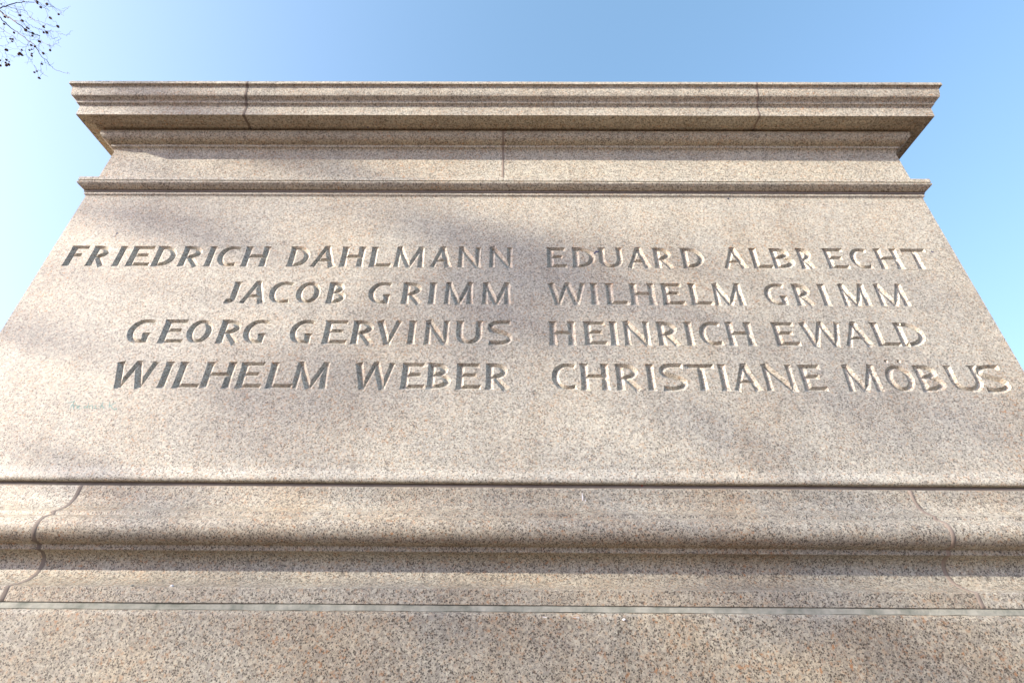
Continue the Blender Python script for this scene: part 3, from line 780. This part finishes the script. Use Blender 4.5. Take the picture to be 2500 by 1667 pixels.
LB = Vector((-9.7, 3.1, 7.2)); TT = Vector((-11.2, 3.3, 6.4))
tr = Tubes(12)
tp = [rel(p) for p in ((-11.6, 3.2, GROUND-0.1), (-11.58, 3.2, GROUND+0.5), (-11.5, 3.22, 0.8), (-11.4, 3.26, 2.6), (-11.3, 3.3, 4.6), (-11.2, 3.3, 6.4), (-11.25, 3.4, 8.6), (-11.4, 3.6, 10.6), (-11.6, 3.7, 12.4))]
tr.add(tp, [0.34, 0.27, 0.23, 0.215, 0.20, 0.17, 0.12, 0.07, 0.03])
tr.build('trunk', MAT_BARK, tree)
allpts = []
for w0, w1, t0, pts in BR:
    Q, S = traced(pts, w0, w1, t0)
    T = Tubes(6)
    # limb that carries the branch from the trunk
    a = tp[5]+Vector((0, 0, rnd.uniform(-1.2, 1.6))); b = rel(Q[0])
    L = wander(a, b, 9, 0.05, rnd, 0.04)
    L[0] = a; L[-1] = b
    rl = [0.055+(S[0]-0.055)*(i/9)**0.7 for i in range(10)]
    T.add(L[:-1]+[rel(q) for q in Q], rl[:-1]+S)
    T.build('branch', MAT_BARK, tree); allpts += Q
T = Tubes(4)
for w0, w1, t0, pts in TW:
    Q, S = traced(pts, w0, w1, t0); T.add([rel(q) for q in Q], S); allpts += Q
    for k in range(1, len(Q)-1, 3):           # side twiglets
        if rnd.random() < 0.8:
            d = (Q[k+1]-Q[k-1]).normalized(); s = Vector((rnd.gauss(0, 1), rnd.gauss(0, 1), rnd.gauss(0, 1)-0.3)).normalized()
            e = Q[k]+(d*0.5+s*0.8)*rnd.uniform(0.05, 0.16)
            T.add([rel(q) for q in wander(Q[k], e, 3, 0.2, rnd)], [0.0016, 0.0014, 0.0012, 0.001])
T.build('twigs', MAT_TWIG, tree, kind='stuff')
BALLS = [(25, 80, 12), (710, 35, 22), (715, 65, 18), (900, 82, 24), (778, 145, 20), (1122, 277, 20), (382, 298, 20), (965, 350, 24), (427, 402, 24), (95, 330, 22), (80, 465, 20), (1108, 510, 26), (835, 518, 22), (490, 580, 28), (515, 530, 18), (545, 550, 18), (895, 625, 26), (835, 627, 18), (632, 645, 24), (620, 690, 18), (268, 630, 18), (195, 748, 16), (238, 755, 20), (232, 797, 16), (755, 800, 24), (600, 870, 20), (668, 895, 22), (122, 960, 26), (418, 962, 17), (563, 965, 18), (605, 950, 15), (960, 967, 22), (610, 1030, 16), (607, 1072, 20), (828, 1025, 24), (378, 1020, 22), (355, 1048, 20), (410, 1050, 24), (430, 1065, 16), (120, 1150, 20), (178, 1190, 12), (110, 1205, 17), (122, 1255, 24), (170, 1240, 24), (5, 1160, 16), (5, 1255, 22), (803, 1230, 20), (705, 1368, 17), (657, 1388, 20), (750, 1498, 22)]
bmb = bmesh.new(); bmesh.ops.create_icosphere(bmb, subdivisions=2, radius=1.0)
for i, vtx in enumerate(bmb.verts): vtx.co *= 0.86 if i % 3 else 1.08
ball_me = bpy.data.meshes.new('seed_ball'); bmb.to_mesh(ball_me); bmb.free(); ball_me.materials.append(MAT_BALL)
stalk = Tubes(3)
for x, y, r in BALLS:
    p0 = zt(x, y, 7.0)
    # hang each ball beside the nearest twig
    dirv = (p0-Vector((0, -D, 0))).normalized()
    best = min(allpts, key=lambda q: ((q-Vector((0, -D, 0))).normalized()-dirv+Vector((0, 0, -0.004))).length)
    t = (best-Vector((0, -D, 0))).length
    p = Vector((0, -D, 0))+dirv*t
    o = bpy.data.objects.new('seed_ball', ball_me); col.objects.link(o); o.parent = tree
    o.location = rel(p); rr = r*1.08/7.84/FPX*t/1.55; o.scale = (rr, rr, rr*0.95)
    o.rotation_euler = (rnd.random()*6, rnd.random()*6, rnd.random()*6)
    if (best-p).length < 0.35: stalk.add([rel(q) for q in wander(best, p, 3, 0.15, rnd)], [0.0012]*4)
stalk.build('stalks', MAT_TWIG, tree, kind='stuff')

# bare trees left of the monument, between it and the low sun: their twigs dapple the granite
def wall_point(x, y, p=0.0):             # 2352 px coordinates of the photograph
    u, v = x*2500/2352, y*2500/2352
    X, Z = on_plane(u, v, p); return Vector((X, -p, Z))
PATCH = [
 (690, 372, 230, 30, .9), (640, 235, 230, 40, .75), (2060, 235, 140, 60, .6), (400, 425, 220, 16, .7),
 (380, 515, 170, 35, .85), (620, 560, 120, 25, .5), (960, 520, 120, 24, .6), (1160, 560, 150, 40, .8), (1180, 640, 170, 55, .95), (1150, 730, 150, 50, .95),
 (1330, 600, 120, 40, .75), (1440, 680, 120, 50, .7), (1500, 560, 120, 30, .5), (1000, 790, 150, 40, .85), (800, 830, 100, 35, .8),
 (690, 900, 110, 45, .95), (580, 960, 120, 40, .85), (880, 880, 90, 40, .8), (1100, 870, 90, 30, .5), (450, 1010, 120, 30, .7),
 (1560, 930, 160, 40, .6), (1850, 900, 220, 45, .6), (1620, 760, 120, 35, .5), (2080, 660, 110, 60, .6), (2180, 960, 130, 70, .65), (1800, 690, 130, 35, .5), (1980, 780, 100, 40, .5),
 (180, 1070, 220, 26, .95), (40, 1020, 60, 30, .6), (2150, 1060, 220, 30, .6), (1750, 1040, 180, 30, .5), (55, 760, 40, 60, .5),
 (330, 1150, 180, 35, .8), (1300, 1170, 300, 40, .7), (1700, 1190, 300, 45, .75), (2050, 1200, 150, 60, .75), (1500, 1330, 300, 25, .6), (1900, 1340, 200, 35, .65), (450, 1240, 130, 30, .5),
 (120, 1500, 220, 60, .7), (1200, 1480, 400, 80, .75), (2000, 1480, 350, 90, .8), (700, 1550, 250, 60, .6), (1600, 1560, 300, 50, .65)]
U1 = Vector((SUN.y, -SUN.x, 0)).normalized()         # horizontal, across the sun's path
U2 = SUN.cross(U1).normalized()
if U2.z < 0: U2 = -U2
def shade_tree(base, patches, tdist, label, seed, height):
    rnd = random.Random(seed)
    base = Vector(base)
    t = link('bare_tree', None, label=label, cat='tree', group='bare trees towards the sun')
    t.location = base
    R_ = lambda p: Vector(p)-base
    tr = Tubes(10)
    P = [Vector((base.x+0.1*math.sin(k*0.9+seed), base.y+0.1*math.cos(k*1.1), GROUND-0.1+height*k/9)) for k in range(10)]
    tr.add([R_(p) for p in P], [0.30, 0.24, 0.21, 0.19, 0.17, 0.15, 0.12, 0.09, 0.05, 0.02]); tr.build('trunk', MAT_BARK, t)
    tw = Tubes(3)
    for (x, y, rx, ry, s) in patches:
        c = wall_point(x, y); e1 = wall_point(x+rx, y); e2 = wall_point(x, y-ry)
        a = abs((e1-c).x)*abs(SUN.y)*1.05; b = abs((e2-c).z)*0.95
        td = tdist+rnd.uniform(-1.2, 1.2)
        C = c+SUN*td
        # the bough
        k = min(range(3, 9), key=lambda i: abs(P[i].z-(C.z-0.8)))
        Bn = Tubes(6)
        W = wander(P[k], C+U1*a*0.6*(1 if rnd.random() < .5 else -1), 9, 0.05, rnd, 0.05)
        Bn.add([R_(p) for p in W], [0.022*(1-i/9)**0.8+0.004 for i in range(10)])
        Bn.build('bough', MAT_BARK, t)
        area = 4*a*b; cov = 0.0; target = -math.log(max(0.05, 1-s))*area*0.78
        while cov < target:
            q = C+U1*max(-1.4, min(1.4, rnd.gauss(0, 0.55)))*a+U2*max(-1.4, min(1.4, rnd.gauss(0, 0.55)))*b+SUN*rnd.gauss(0, 0.25)
            L = rnd.uniform(0.10, 0.32); r = rnd.choice((0.003, 0.004, 0.005, 0.007))
            dr = (U1*rnd.gauss(0, 1)*a+U2*rnd.gauss(0, 1)*b+SUN*rnd.gauss(0, 0.04)).normalized()
            Lq = min(L, 2.4*max(a, b))
            tw.add([R_(p) for p in wander(q-dr*Lq/2, q+dr*Lq/2, 3, 0.10, rnd)], [r, r*0.9, r*0.75, r*0.6])
            cov += 1.7*r*Lq
        tw.add([R_(p) for p in wander(W[-1], C, 3, 0.1, rnd)], [0.006]*4)
    tw.build('twigs', MAT_TWIG, t, kind='stuff')
shade_tree((-16.6, -7.6, GROUND), PATCH[0::2], 16.5, 'bare tree out of the picture to the left whose twigs dapple the names', 3, 12.0)
shade_tree((-18.2, -3.2, GROUND), PATCH[1::2], 18.0, 'second bare tree farther left whose boughs shade the granite softly', 4, 13.0)
